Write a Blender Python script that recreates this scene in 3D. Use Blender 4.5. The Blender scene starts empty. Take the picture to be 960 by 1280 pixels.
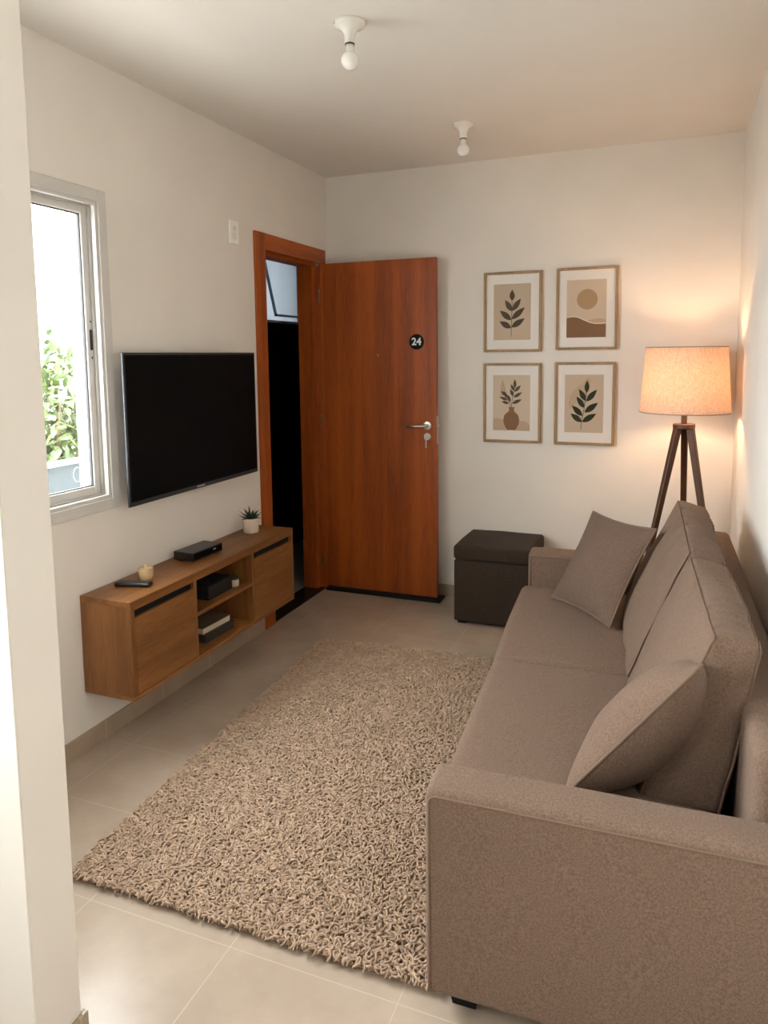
import bpy, bmesh, math, random
import numpy as np
from mathutils import Vector, Matrix, noise
random.seed(7); rng = np.random.default_rng(7)
S = bpy.context.scene; COL = S.collection
PI = math.pi
W, H, YR, TH = 2.42, 2.6675, -5.9, 0.14

# ------------------------------------------------------------------ materials
def new_mat(name):
    m = bpy.data.materials.new(name); m.use_nodes = True
    nt = m.node_tree; nt.nodes.clear()
    out = nt.nodes.new('ShaderNodeOutputMaterial'); return m, nt, out
def N(nt, t, **kw):
    n = nt.nodes.new(t)
    for k, v in kw.items():
        if k in n.inputs.keys(): n.inputs[k].default_value = v
        else: setattr(n, k, v)
    return n
def rgb(c): return (c[0], c[1], c[2], 1.0)
def plain(name, c, rough=.5, metal=0., spec=.5, coat=0., emit=None, es=0.):
    m, nt, out = new_mat(name)
    b = N(nt, 'ShaderNodeBsdfPrincipled'); b.inputs['Base Color'].default_value = rgb(c)
    b.inputs['Roughness'].default_value = rough; b.inputs['Metallic'].default_value = metal
    b.inputs['Specular IOR Level'].default_value = spec; b.inputs['Coat Weight'].default_value = coat
    if emit: b.inputs['Emission Color'].default_value = rgb(emit); b.inputs['Emission Strength'].default_value = es
    nt.links.new(b.outputs[0], out.inputs[0]); return m
def textured(name, c0, c1, scale=(1, 1, 1), nscale=5., detail=4., rough=.5, bump=0., bscale=None, bdist=.002, spec=.5, lo=.35, hi=.65, sheen=0., bdetail=3.):
    """two tones mixed by (stretched) noise in object space plus a fine bump"""
    m, nt, out = new_mat(name); L = nt.links.new
    tc = N(nt, 'ShaderNodeTexCoord'); mp = N(nt, 'ShaderNodeMapping'); mp.inputs['Scale'].default_value = scale
    L(tc.outputs['Object'], mp.inputs[0])
    nz = N(nt, 'ShaderNodeTexNoise'); nz.inputs['Scale'].default_value = nscale; nz.inputs['Detail'].default_value = detail
    L(mp.outputs[0], nz.inputs[0])
    cr = N(nt, 'ShaderNodeValToRGB'); e = cr.color_ramp.elements
    e[0].position = lo; e[1].position = hi; e[0].color = rgb(c0); e[1].color = rgb(c1)
    L(nz.outputs[0], cr.inputs[0])
    b = N(nt, 'ShaderNodeBsdfPrincipled'); b.inputs['Roughness'].default_value = rough; b.inputs['Specular IOR Level'].default_value = spec
    b.inputs['Sheen Weight'].default_value = sheen
    L(cr.outputs[0], b.inputs['Base Color'])
    if bump:
        n2 = N(nt, 'ShaderNodeTexNoise'); n2.inputs['Scale'].default_value = bscale or nscale; n2.inputs['Detail'].default_value = bdetail
        L((tc if bscale else mp).outputs['Object' if bscale else 0], n2.inputs[0])
        bp = N(nt, 'ShaderNodeBump'); bp.inputs['Strength'].default_value = bump; bp.inputs['Distance'].default_value = bdist
        L(n2.outputs[0], bp.inputs['Height']); L(bp.outputs[0], b.inputs['Normal'])
    L(b.outputs[0], out.inputs[0]); return m
def wood(name, dark, mid, lite, axis='z', rough=.4, stretch=14., nscale=9., coat=0.):
    """streaky grain running along one axis, with fine pores"""
    m, nt, out = new_mat(name); L = nt.links.new
    tc = N(nt, 'ShaderNodeTexCoord')
    def mapped(s):
        mp = N(nt, 'ShaderNodeMapping')
        v = [s, s, s]; v['xyz'.index(axis)] = s / stretch
        mp.inputs['Scale'].default_value = v; L(tc.outputs['Object'], mp.inputs[0]); return mp
    n1 = N(nt, 'ShaderNodeTexNoise'); n1.inputs['Scale'].default_value = 1.; n1.inputs['Detail'].default_value = 6.; n1.inputs['Distortion'].default_value = .6
    L(mapped(nscale).outputs[0], n1.inputs[0])
    n2 = N(nt, 'ShaderNodeTexNoise'); n2.inputs['Scale'].default_value = 1.; n2.inputs['Detail'].default_value = 3.
    L(mapped(nscale * 14).outputs[0], n2.inputs[0])
    mx = N(nt, 'ShaderNodeMath', operation='MULTIPLY_ADD'); mx.inputs[1].default_value = .42
    L(n2.outputs[0], mx.inputs[0])
    m3 = N(nt, 'ShaderNodeMath', operation='MULTIPLY'); m3.inputs[1].default_value = .58; L(n1.outputs[0], m3.inputs[0]); L(m3.outputs[0], mx.inputs[2])
    cr = N(nt, 'ShaderNodeValToRGB'); cr.color_ramp.elements.new(.5); e = cr.color_ramp.elements
    e[0].position = .39; e[1].position = .5; e[2].position = .62
    e[0].color = rgb(dark); e[1].color = rgb(mid); e[2].color = rgb(lite)
    L(mx.outputs[0], cr.inputs[0])
    b = N(nt, 'ShaderNodeBsdfPrincipled'); b.inputs['Roughness'].default_value = rough; b.inputs['Coat Weight'].default_value = coat
    L(cr.outputs[0], b.inputs['Base Color'])
    bp = N(nt, 'ShaderNodeBump'); bp.inputs['Strength'].default_value = .15; bp.inputs['Distance'].default_value = .001
    L(n2.outputs[0], bp.inputs['Height']); L(bp.outputs[0], b.inputs['Normal'])
    L(b.outputs[0], out.inputs[0]); return m
def tiles(name, c0, c1, joint, ox, px, oy, py, jw, rough, axes=('X', 'Y')):
    """porcelain tiles: a grid of joints over softly clouded tiles"""
    m, nt, out = new_mat(name); L = nt.links.new
    tc = N(nt, 'ShaderNodeTexCoord'); sp = N(nt, 'ShaderNodeSeparateXYZ'); L(tc.outputs['Object'], sp.inputs[0])
    def line(ax, o, p):
        a = N(nt, 'ShaderNodeMath', operation='SUBTRACT'); L(sp.outputs[ax], a.inputs[0]); a.inputs[1].default_value = o - jw / 2
        d = N(nt, 'ShaderNodeMath', operation='DIVIDE'); L(a.outputs[0], d.inputs[0]); d.inputs[1].default_value = p
        f = N(nt, 'ShaderNodeMath', operation='FLOORED_MODULO'); L(d.outputs[0], f.inputs[0]); f.inputs[1].default_value = 1.
        l = N(nt, 'ShaderNodeMath', operation='LESS_THAN'); L(f.outputs[0], l.inputs[0]); l.inputs[1].default_value = jw / p
        return l
    lx = line(axes[0], ox, px); ly = line(axes[1], oy, py)
    mxn = N(nt, 'ShaderNodeMath', operation='MAXIMUM'); L(lx.outputs[0], mxn.inputs[0]); L(ly.outputs[0], mxn.inputs[1])
    nz = N(nt, 'ShaderNodeTexNoise'); nz.inputs['Scale'].default_value = 4.; nz.inputs['Detail'].default_value = 8.; nz.inputs['Roughness'].default_value = .65
    L(tc.outputs['Object'], nz.inputs[0])
    cr = N(nt, 'ShaderNodeValToRGB'); e = cr.color_ramp.elements; e[0].position = .35; e[1].position = .68; e[0].color = rgb(c0); e[1].color = rgb(c1)
    L(nz.outputs[0], cr.inputs[0])
    mix = N(nt, 'ShaderNodeMix', data_type='RGBA'); L(mxn.outputs[0], mix.inputs[0]); L(cr.outputs[0], mix.inputs[6]); mix.inputs[7].default_value = rgb(joint)
    b = N(nt, 'ShaderNodeBsdfPrincipled'); b.inputs['Specular IOR Level'].default_value = .5
    L(mix.outputs[2], b.inputs['Base Color'])
    r = N(nt, 'ShaderNodeMapRange'); L(nz.outputs[0], r.inputs[0]); r.inputs[3].default_value = rough - .015; r.inputs[4].default_value = rough + .015; L(r.outputs[0], b.inputs['Roughness'])
    iv = N(nt, 'ShaderNodeMath', operation='SUBTRACT'); iv.inputs[0].default_value = 1.; L(mxn.outputs[0], iv.inputs[1])
    bp = N(nt, 'ShaderNodeBump'); bp.inputs['Strength'].default_value = .3; bp.inputs['Distance'].default_value = .0015; L(iv.outputs[0], bp.inputs['Height']); L(bp.outputs[0], b.inputs['Normal'])
    L(b.outputs[0], out.inputs[0]); return m
def glass(name, tint=(1, 1, 1), frost=0.):
    m, nt, out = new_mat(name); L = nt.links.new
    t = N(nt, 'ShaderNodeBsdfTransparent'); t.inputs[0].default_value = rgb(tint)
    g = N(nt, 'ShaderNodeBsdfGlossy'); g.inputs['Roughness'].default_value = .02
    lw = N(nt, 'ShaderNodeLayerWeight'); pw = N(nt, 'ShaderNodeMath', operation='POWER'); L(lw.outputs['Facing'], pw.inputs[0]); pw.inputs[1].default_value = 5.
    fr = N(nt, 'ShaderNodeMath', operation='MULTIPLY_ADD'); L(pw.outputs[0], fr.inputs[0]); fr.inputs[1].default_value = .7; fr.inputs[2].default_value = .04
    mx = N(nt, 'ShaderNodeMixShader'); L(fr.outputs[0], mx.inputs[0]); L(t.outputs[0], mx.inputs[1]); L(g.outputs[0], mx.inputs[2])
    last = mx
    if frost:
        tr = N(nt, 'ShaderNodeBsdfTranslucent'); tr.inputs[0].default_value = rgb((.125, .132, .142))
        m2 = N(nt, 'ShaderNodeMixShader'); m2.inputs[0].default_value = frost; L(mx.outputs[0], m2.inputs[1]); L(tr.outputs[0], m2.inputs[2]); last = m2
    L(last.outputs[0], out.inputs[0]); return m
def shade_mat(name):
    """linen: woven threads, partly letting the lamp's light through"""
    m, nt, out = new_mat(name); L = nt.links.new
    tc = N(nt, 'ShaderNodeTexCoord')
    def thr(sc):
        mp = N(nt, 'ShaderNodeMapping'); mp.inputs['Scale'].default_value = sc; L(tc.outputs['Object'], mp.inputs[0])
        n = N(nt, 'ShaderNodeTexNoise'); n.inputs['Scale'].default_value = 1.; n.inputs['Detail'].default_value = 2.; L(mp.outputs[0], n.inputs[0]); return n
    a = thr((60, 60, 420)); b = thr((320, 320, 40))
    ad = N(nt, 'ShaderNodeMath', operation='ADD'); L(a.outputs[0], ad.inputs[0]); L(b.outputs[0], ad.inputs[1])
    cr = N(nt, 'ShaderNodeValToRGB'); e = cr.color_ramp.elements; e[0].position = .38; e[1].position = .62
    hf = N(nt, 'ShaderNodeMath', operation='MULTIPLY'); hf.inputs[1].default_value = .5; L(ad.outputs[0], hf.inputs[0]); L(hf.outputs[0], cr.inputs[0])
    e[0].color = rgb((.66, .50, .38)); e[1].color = rgb((.87, .72, .58))
    d = N(nt, 'ShaderNodeBsdfDiffuse'); t = N(nt, 'ShaderNodeBsdfTranslucent'); L(cr.outputs[0], d.inputs[0]); L(cr.outputs[0], t.inputs[0])
    mx = N(nt, 'ShaderNodeMixShader'); mx.inputs[0].default_value = .36; L(d.outputs[0], mx.inputs[1]); L(t.outputs[0], mx.inputs[2])
    L(mx.outputs[0], out.inputs[0]); return m
def rug_mat():
    m, nt, out = new_mat('shaggy_yarn'); L = nt.links.new
    g = N(nt, 'ShaderNodeNewGeometry'); cr = N(nt, 'ShaderNodeValToRGB'); e = cr.color_ramp.elements
    e[0].color = rgb((.335, .23, .158)); e[1].color = rgb((.52, .375, .268)); L(g.outputs['Random Per Island'], cr.inputs[0])
    b = N(nt, 'ShaderNodeBsdfPrincipled'); b.inputs['Roughness'].default_value = .85; b.inputs['Specular IOR Level'].default_value = .2; b.inputs['Sheen Weight'].default_value = .15
    L(cr.outputs[0], b.inputs['Base Color']); L(b.outputs[0], out.inputs[0]); return m

M = {}
M['wall'] = textured('wall_paint', (.785, .742, .688), (.815, .772, .718), nscale=3, rough=.85, bump=.08, bscale=180, bdist=.0008, spec=.2)
M['ceiling'] = textured('ceiling_paint', (.77, .73, .68), (.80, .76, .71), nscale=2, rough=.9, bump=.05, bscale=150, bdist=.0008, spec=.1)
M['outside'] = textured('outside_render', (.135, .135, .135), (.15, .15, .15), nscale=6, rough=.9, bump=.2, bscale=90)
M['floor'] = tiles('floor_tile', (.41, .325, .255), (.48, .39, .31), (.53, .44, .355), 1.0688, .4665, -2.8546, .3555, .003, .26)
M['base_y'] = tiles('baseboard_tile_side', (.36, .28, .20), (.43, .34, .25), (.50, .42, .33), 0., 50., -2.1449, .3555, .004, .4)
M['base_x'] = tiles('baseboard_tile_back', (.36, .28, .20), (.43, .34, .25), (.50, .42, .33), 1.0688, .4665, 0.3, 50., .004, .4)
M['hall_floor'] = plain('hall_tile', (.30, .30, .29), .35)
M['granite'] = textured('dark_granite', (.012, .011, .010), (.04, .037, .034), nscale=160, rough=.25)
M['hall_shade'] = plain('hall_painted_shade', (.006, .006, .008), .7, spec=.1)  # near-black colour stands in for the darkness of the unlit hall
M['door'] = wood('door_veneer', (.25, .046, .0025), (.355, .070, .004), (.45, .098, .007), 'z', .5, 22, 13, .0)
M['frame_v'] = wood('door_frame_upright', (.25, .048, .003), (.35, .073, .005), (.43, .10, .008), 'z', .5, 18, 12, .0)
M['frame_h'] = wood('door_frame_head', (.25, .048, .003), (.35, .073, .005), (.43, .10, .008), 'y', .5, 18, 12, .0)
M['cab_y'] = wood('oak_lengthwise', (.165, .060, .013), (.225, .088, .021), (.285, .120, .032), 'y', .42, 16, 12)
M['cab_z'] = wood('oak_upright', (.165, .060, .013), (.225, .088, .021), (.285, .120, .032), 'z', .42, 16, 12)
M['cab_back_shade'] = wood('oak_back_shaded', (.045, .018, .006), (.06, .026, .009), (.08, .034, .012), 'y', .5, 16, 12)  # darker oak, the shade inside the cabinet put into the colour
M['pic'] = wood('picture_oak', (.26, .145, .06), (.34, .20, .09), (.42, .26, .125), 'z', .5, 12, 14)
M['lampwood'] = wood('walnut', (.040, .013, .003), (.070, .024, .006), (.10, .037, .010), 'z', .48, 14, 14, .0)
M['fabric'] = textured('sofa_weave', (.150, .099, .071), (.217, .147, .110), nscale=230, detail=6, rough=.95, bump=.5, bscale=260, bdist=.0014, spec=.1, sheen=.06, lo=.36, hi=.64)
M['piping'] = plain('sofa_piping', (.19, .127, .093), .9, spec=.1)
M['ottoman'] = textured('ottoman_weave', (.034, .024, .017), (.057, .040, .029), nscale=230, detail=6, rough=.95, bump=.5, bscale=260, bdist=.0012, spec=.1, sheen=.05, lo=.36, hi=.64)
M['pillow'] = textured('pillow_weave', (.124, .082, .061), (.177, .121, .092), nscale=230, detail=6, rough=.95, bump=.5, bscale=260, bdist=.0014, spec=.1, sheen=.06, lo=.36, hi=.64)
M['rug'] = rug_mat(); M['rugback'] = plain('rug_backing', (.34, .24, .165), .95)
M['black'] = plain('black_plastic', (.008, .008, .009), .35)
M['blackmatte'] = plain('matte_black', (.010, .010, .011), .75, spec=.2)
M['screen'] = plain('tv_screen', (.0025, .0025, .0028), .3, spec=.04)
M['bezel'] = plain('tv_bezel', (.012, .012, .014), .28)
M['bezel_side'] = plain('tv_side_metal', (.05, .055, .065), .35, metal=.6)
M['button'] = plain('remote_button', (.05, .05, .055), .5)
M['mark'] = plain('silver_mark', (.6, .6, .62), .35)
M['steel'] = plain('brushed_steel', (.55, .51, .46), .3, metal=1.); M['darksteel'] = plain('aged_steel', (.16, .13, .11), .4, metal=.8)
M['whiteplas'] = plain('white_plastic', (.88, .87, .85), .3)
M['porcelain'] = plain('lamp_holder_porcelain', (.80, .77, .72), .25)
M['bulbglass'] = plain('opal_bulb', (.86, .84, .80), .12)
M['alum'] = plain('white_aluminium', (.62, .60, .57), .35)
M['alum2'] = plain('grey_track', (.40, .385, .36), .4)
M['gasket'] = plain('black_gasket', (.01, .01, .011), .6)
M['glass'] = glass('window_glass', (.97, .99, .98)); M['frost'] = glass('hall_pane', (.8, .85, .9), .93)
M['bluepane'] = plain('balcony_glass', (.100, .118, .128), .25)
M['sashwhite'] = glass('pale_sash', (.55, .57, .60), .5)
M['cup'] = plain('amber_cup', (.62, .45, .26), .2, coat=.3); M['wax'] = plain('candle_wax', (.72, .56, .36), .5)
M['ceramic'] = plain('cream_ceramic', (.66, .55, .43), .5); M['soil'] = plain('potting_soil', (.03, .02, .014), .95)
M['leaf'] = textured('succulent_leaf', (.012, .035, .012), (.03, .07, .022), nscale=30, rough=.45)
M['treeleaf'] = textured('tree_leaf', (.05, .085, .03), (.13, .17, .06), nscale=3, rough=.6); M['bark'] = plain('bark', (.16, .11, .07), .9)
M['cream_book'] = plain('shaded_cover', (.13, .10, .062), .6); M['dark_book'] = plain('dark_cover', (.035, .028, .022), .6); M['page'] = plain('book_pages', (.62, .53, .41), .8)  # first cover darkened in its colour for the shade of the shelf
M['shade'] = shade_mat('linen_shade'); M['shadetrim'] = plain('shade_trim', (.36, .27, .19), .8)
M['mat'] = plain('picture_mat', (.78, .745, .70), .8, spec=.2)
M['p_bg'] = plain('print_beige', (.545, .435, .33), .8, spec=.2); M['p_bg2'] = plain('print_pale', (.60, .49, .38), .8, spec=.2)
M['p_olive'] = plain('print_olive', (.095, .075, .05), .8, spec=.2); M['p_green'] = plain('print_dark_green', (.035, .04, .022), .8, spec=.2)
M['p_brown'] = plain('print_brown', (.25, .14, .075), .8, spec=.2); M['p_tan'] = plain('print_tan', (.42, .28, .16), .8, spec=.2); M['p_sand'] = plain('print_sand', (.50, .37, .255), .8, spec=.2)
M['p_cream'] = plain('print_cream', (.72, .63, .52), .8, spec=.2); M['p_dune'] = plain('print_dune', (.225, .13, .07), .8, spec=.2)
M['white'] = plain('white_paint', (.85, .85, .85), .5); M['ground'] = plain('pale_ground', (.55, .54, .52), .9)

# ------------------------------------------------------------------ object helpers
ORG = {}
def tag(o, label=None, cat=None, group=None, kind=None):
    if label: o['label'] = label
    if cat: o['category'] = cat
    if group: o['group'] = group
    if kind: o['kind'] = kind
    return o
def empty(name, loc, label=None, cat=None, group=None, kind=None):
    o = bpy.data.objects.new(name, None); COL.objects.link(o); o.location = loc; o.empty_display_size = .05
    ORG[o.name] = Vector(loc); return tag(o, label, cat, group, kind)
def obj(name, bm, mats, parent=None, smooth=False, origin=None, angle=None):
    """link a bmesh given in WORLD coordinates as one object, its origin on the parent's origin"""
    me = bpy.data.meshes.new(name)
    base = ORG[parent.name] if parent else Vector(origin or (0, 0, 0))
    bmesh.ops.translate(bm, verts=bm.verts, vec=-base)
    bmesh.ops.recalc_face_normals(bm, faces=bm.faces)
    bm.to_mesh(me); bm.free()
    for m in (mats if isinstance(mats, (list, tuple)) else [mats]): me.materials.append(m)
    if smooth:
        me.polygons.foreach_set('use_smooth', [True] * len(me.polygons))
        if angle: me.set_sharp_from_angle(angle=math.radians(angle))
    o = bpy.data.objects.new(name, me); COL.objects.link(o); ORG[o.name] = base
    if parent: o.parent = parent
    else: o.location = base
    return o
def BM(): return bmesh.new()
def box(bm, lo, hi, bev=0., seg=2, mi=0, mat=None):
    c = [(lo[i] + hi[i]) / 2 for i in range(3)]; s = [abs(hi[i] - lo[i]) for i in range(3)]
    t = bmesh.new(); bmesh.ops.create_cube(t, size=1.)
    bmesh.ops.scale(t, vec=s, verts=t.verts)
    if bev: bmesh.ops.bevel(t, geom=t.edges[:], offset=min(bev, min(s) * .49), segments=seg, affect='EDGES', profile=.5)
    bmesh.ops.translate(t, vec=c, verts=t.verts)
    if mat: bmesh.ops.transform(t, matrix=mat, verts=t.verts)
    merge(bm, t, mi)
def merge(bm, t, mi=0):
    t.verts.index_update(); vs = [bm.verts.new(v.co) for v in t.verts]
    for f in t.faces:
        try: nf = bm.faces.new([vs[v.index] for v in f.verts]); nf.material_index = mi
        except ValueError: pass
    t.free()
def tube(bm, path, r, n=8, closed=False, mi=0, cap=True):
    P = [Vector(p) for p in path]; k = len(P); rings = []
    rr = r if isinstance(r, (list, tuple)) else [r] * k
    up = None
    for i in range(k):
        a = P[(i - 1) % k] if (closed or i > 0) else P[i]; b = P[(i + 1) % k] if (closed or i < k - 1) else P[i]
        t = (b - a).normalized()
        if up is None: up = t.orthogonal().normalized()
        up = (up - t * up.dot(t)); up = up.normalized() if up.length > 1e-6 else t.orthogonal().normalized()
        s = t.cross(up)
        rings.append([bm.verts.new(P[i] + (up * math.cos(2 * PI * j / n) + s * math.sin(2 * PI * j / n)) * rr[i]) for j in range(n)])
    for i in range(k if closed else k - 1):
        A, B = rings[i], rings[(i + 1) % k]
        for j in range(n):
            f = bm.faces.new((A[j], A[(j + 1) % n], B[(j + 1) % n], B[j])); f.material_index = mi
    if cap and not closed:
        bm.faces.new(rings[0][::-1]).material_index = mi; bm.faces.new(rings[-1]).material_index = mi
def lathe(bm, prof, c, n=32, mi=0, axis=None):
    """profile of (radius, height); radius 0 ends close on the axis"""
    rings = []
    q = Vector((0, 0, 1)).rotation_difference(Vector(axis)) if axis else None
    def P(x, y, z):
        v = Vector((x, y, z)); v = q @ v if q else v
        return Vector(c) + v
    for r, z in prof:
        if r < 1e-6: rings.append([bm.verts.new(P(0, 0, z))])
        else: rings.append([bm.verts.new(P(r * math.cos(2 * PI * j / n), r * math.sin(2 * PI * j / n), z)) for j in range(n)])
    for A, B in zip(rings, rings[1:]):
        for j in range(n):
            k = (j + 1) % n
            if len(A) == 1 and len(B) == 1: continue
            if len(A) == 1: f = bm.faces.new((A[0], B[j], B[k]))
            elif len(B) == 1: f = bm.faces.new((A[j], A[k], B[0]))
            else: f = bm.faces.new((A[j], A[k], B[k], B[j]))
            f.material_index = mi
def prism(bm, pts, fn, t0, t1, mi=0):
    """closed outline pts (2-D) extruded from t0 to t1; fn(a, b, t) gives the world point"""
    A = [bm.verts.new(fn(a, b, t0)) for a, b in pts]; B = [bm.verts.new(fn(a, b, t1)) for a, b in pts]
    bm.faces.new(A[::-1]).material_index = mi; bm.faces.new(B).material_index = mi
    for i in range(len(pts)):
        j = (i + 1) % len(pts); bm.faces.new((A[i], A[j], B[j], B[i])).material_index = mi
def softbox(bm, half, R, fn, n=(8, 8, 8), arc=4, bulge=(0, 0, 0), noise_amp=0., noise_scale=6., ripple=None, mi=0):
    """rounded, slightly stuffed box: local coordinates within +-half, then fn(Vector) -> world"""
    h = Vector(half); R = min(R, min(half) * .98)
    def ticks(hh, k):
        c = hh - R; arcs = [c + R * math.tan(PI / 4 * i / arc) for i in range(arc + 1)]
        mid = [-c + 2 * c * i / k for i in range(1, k)]
        return [-a for a in arcs[::-1]] + mid + arcs
    T = [ticks(h[i], n[i]) for i in range(3)]; t = bmesh.new(); cache = {}
    def vert(p):
        key = tuple(round(x, 6) for x in p)
        if key in cache: return cache[key]
        core = Vector([max(-(h[i] - R), min(h[i] - R, p[i])) for i in range(3)]); d = Vector(p) - core
        nr = d.normalized() if d.length > 0 else Vector((0, 0, 1)); q = core + nr * R
        g = [math.cos(min(1, abs(q[i]) / h[i]) * PI / 2) for i in range(3)]
        for i in range(3):
            if bulge[i]:
                o = [g[j] for j in range(3) if j != i]; q[i] += bulge[i] * (q[i] / h[i]) * (o[0] * o[1]) ** .6
        if noise_amp: q += nr * noise_amp * noise.noise(Vector(p) * noise_scale + Vector((half[0] * 31, half[1] * 17, 3.3)))
        if ripple: q += nr * ripple(Vector(p), nr)
        v = t.verts.new(fn(q)); cache[key] = v; return v
    for ax in range(3):
        a, b = [i for i in range(3) if i != ax]
        for sgn in (-1, 1):
            for i in range(len(T[a]) - 1):
                for j in range(len(T[b]) - 1):
                    vs = []
                    for (u, w) in ((i, j), (i + 1, j), (i + 1, j + 1), (i, j + 1)):
                        p = [0, 0, 0]; p[ax] = sgn * h[ax]; p[a] = T[a][u]; p[b] = T[b][w]; vs.append(vert(p))
                    if len(set(vs)) == 4:
                        try: t.faces.new(vs if sgn > 0 else vs[::-1])
                        except ValueError: pass
    merge(bm, t, mi)
def ring(bm, axis, x0, x1, a0, a1, b0, b1, w, bev=.002, mi=0, ws=None):
    """rectangular frame in the plane normal to axis ('x': a=y, b=z / 'y': a=x, b=z)"""
    wl, wr, wb, wt = ws or (w, w, w, w)
    for (p0, p1, q0, q1) in ((a0, a0 + wl, b0, b1), (a1 - wr, a1, b0, b1), (a0 + wl, a1 - wr, b0, b0 + wb), (a0 + wl, a1 - wr, b1 - wt, b1)):
        if axis == 'x': box(bm, (x0, p0, q0), (x1, p1, q1), bev, 1, mi)
        else: box(bm, (p0, x0, q0), (p1, x1, q1), bev, 1, mi)
def struct(name, bm, m, label=None, cat=None, **k):
    return tag(obj(name, bm, m, **k), label, cat, kind='structure')
def wall_x(bm, x0, x1, y0, y1, z0, z1, holes):
    """wall slab normal to x, pieced around rectangular holes (y0,y1,z0,z1)"""
    cuts = sorted({y0, y1, *[h[0] for h in holes], *[h[1] for h in holes]})
    for a, b in zip(cuts, cuts[1:]):
        hs = sorted([h for h in holes if h[0] <= a + 1e-6 and h[1] >= b - 1e-6], key=lambda h: h[2]); z = z0
        for h in hs:
            if h[2] > z: box(bm, (x0, a, z), (x1, b, h[2]))
            z = h[3]
        if z < z1: box(bm, (x0, a, z), (x1, b, z1))

# ------------------------------------------------------------------ the room
FL = BM(); box(FL, (0, YR, -.12), (W, 0, 0)); struct('floor', FL, M['floor'])
b = BM(); box(b, (-TH, YR - TH, H), (W + TH, TH, H + .12)); struct('ceiling', b, M['ceiling'])
WIN = (-3.15, -2.04, .972, 2.137); FILLWIN = (-4.50, -3.5, 1.0, 2.3); DOOR = (-.86, -.095, 0., 2.17)  # second opening is an unseen window, added and sized for its light
b = BM(); wall_x(b, -TH, 0, YR - TH, TH, -.12, H, [WIN, FILLWIN, (DOOR[0], DOOR[1], -.12, DOOR[3])]); struct('wall_left', b, M['wall'])
b = BM(); box(b, (0, 0, -.12), (W + TH, TH, H)); struct('wall_back', b, M['wall'])
b = BM(); box(b, (W, YR - TH, -.12), (W + TH, 0, H)); struct('wall_right', b, M['wall'])
b = BM(); box(b, (0, YR - TH, -.12), (W, YR, H)); struct('wall_rear', b, M['wall'])
PX, PY0, PY1 = .9104, -3.318, -3.1985
b = BM(); box(b, (0, PY0, 0), (PX, PY1, H), .003, 1); struct('wall_partition', b, M['wall'])
BH, BT = .0768, .010
b = BM(); box(b, (0, PY1, 0), (BT, -.905, BH), .0015, 1); struct('baseboard_left', b, M['base_y'])
b = BM(); box(b, (0, -BT, 0), (W - BT, 0, BH), .0015, 1); struct('baseboard_back', b, M['base_x'])
b = BM(); box(b, (W - BT, YR, 0), (W, 0, BH), .0015, 1); struct('baseboard_right', b, M['base_y'])
b = BM(); box(b, (PX, PY0 - BT, 0), (PX + BT, PY1 + BT, BH), .0015, 1); box(b, (BT, PY1, 0), (PX, PY1 + BT, BH), .0015, 1); box(b, (0, PY0 - BT, 0), (PX, PY0, BH), .0015, 1)
struct('baseboard_partition', b, M['base_y'])
# dark granite threshold of the entrance
b = BM(); box(b, (-TH, DOOR[0], -.1), (.004, DOOR[1], .004), .001, 1); struct('trim_1', b, M['granite'])

# window beside the partition
win = empty('window_1', (0, (WIN[0] + WIN[1]) / 2, WIN[2]), 'white aluminium sliding window left of the television', 'window', kind='structure')
b = BM(); ring(b, 'x', -.002, .010, WIN[0] - .045, WIN[1] + .045, WIN[2] - .045, WIN[3] + .045, .045, .002); obj('window_casing', b, M['alum'], win)
b = BM(); ring(b, 'x', -.115, .004, WIN[0], WIN[1], WIN[2], WIN[3], .014, .001)
obj('window_frame', b, M['alum'], win)
b = BM(); ring(b, 'x', -.022, -.016, WIN[0] + .014, WIN[1] - .014, WIN[2] + .014, WIN[3] - .014, .008, .0005); obj('track', b, M['alum2'], win)
def sash(x0, y0, y1, latch):
    b = BM(); z0, z1 = WIN[2] + .014, WIN[3] - .014
    ring(b, 'x', x0 - .028, x0, y0, y1, z0, z1, .042, .003, ws=(.042, .040, .042, .036)); s = obj('sash', b, M['alum'], win)
    b = BM(); ring(b, 'x', x0 - .018, x0 - .006, y0 + .036, y1 - .034, z0 + .036, z1 - .03, .010, .0005); obj('gasket', b, M['gasket'], s)
    b = BM(); box(b, (x0 - .016, y0 + .040, z0 + .04), (x0 - .012, y1 - .038, z1 - .034)); obj('pane', b, M['glass'], s)
    if latch:
        b = BM(); box(b, (x0 - .004, y1 - .024, 1.565), (x0 + .004, y1 - .012, 1.645), .003, 2); box(b, (x0, y1 - .021, 1.672), (x0 + .003, y1 - .015, 1.68), .002, 1); box(b, (x0, y1 - .021, 1.53), (x0 + .003, y1 - .015, 1.54), .002, 1)
        obj('latch', b, M['gasket'], s)
        b = BM(); box(b, (x0 - .002, y1 - .010, z0 + .002), (x0 + .010, y1 - .002, z1 - .002), .001, 1); obj('grip_strip', b, M['alum2'], s)
    return s
s1 = sash(-.028, -2.64, -2.055, True); sash(-.066, -3.135, -2.60, False)
b = BM(); tube(b, [(-.0385, -2.170 + .020 * math.cos(t) * (.8 + .2 * abs(math.cos(t))), 1.084 + .029 * math.sin(t)) for t in [2 * PI * i / 40 for i in range(40)]], .0011, 6, True)
obj('oval_sticker', b, M['white'], win, True)
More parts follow.
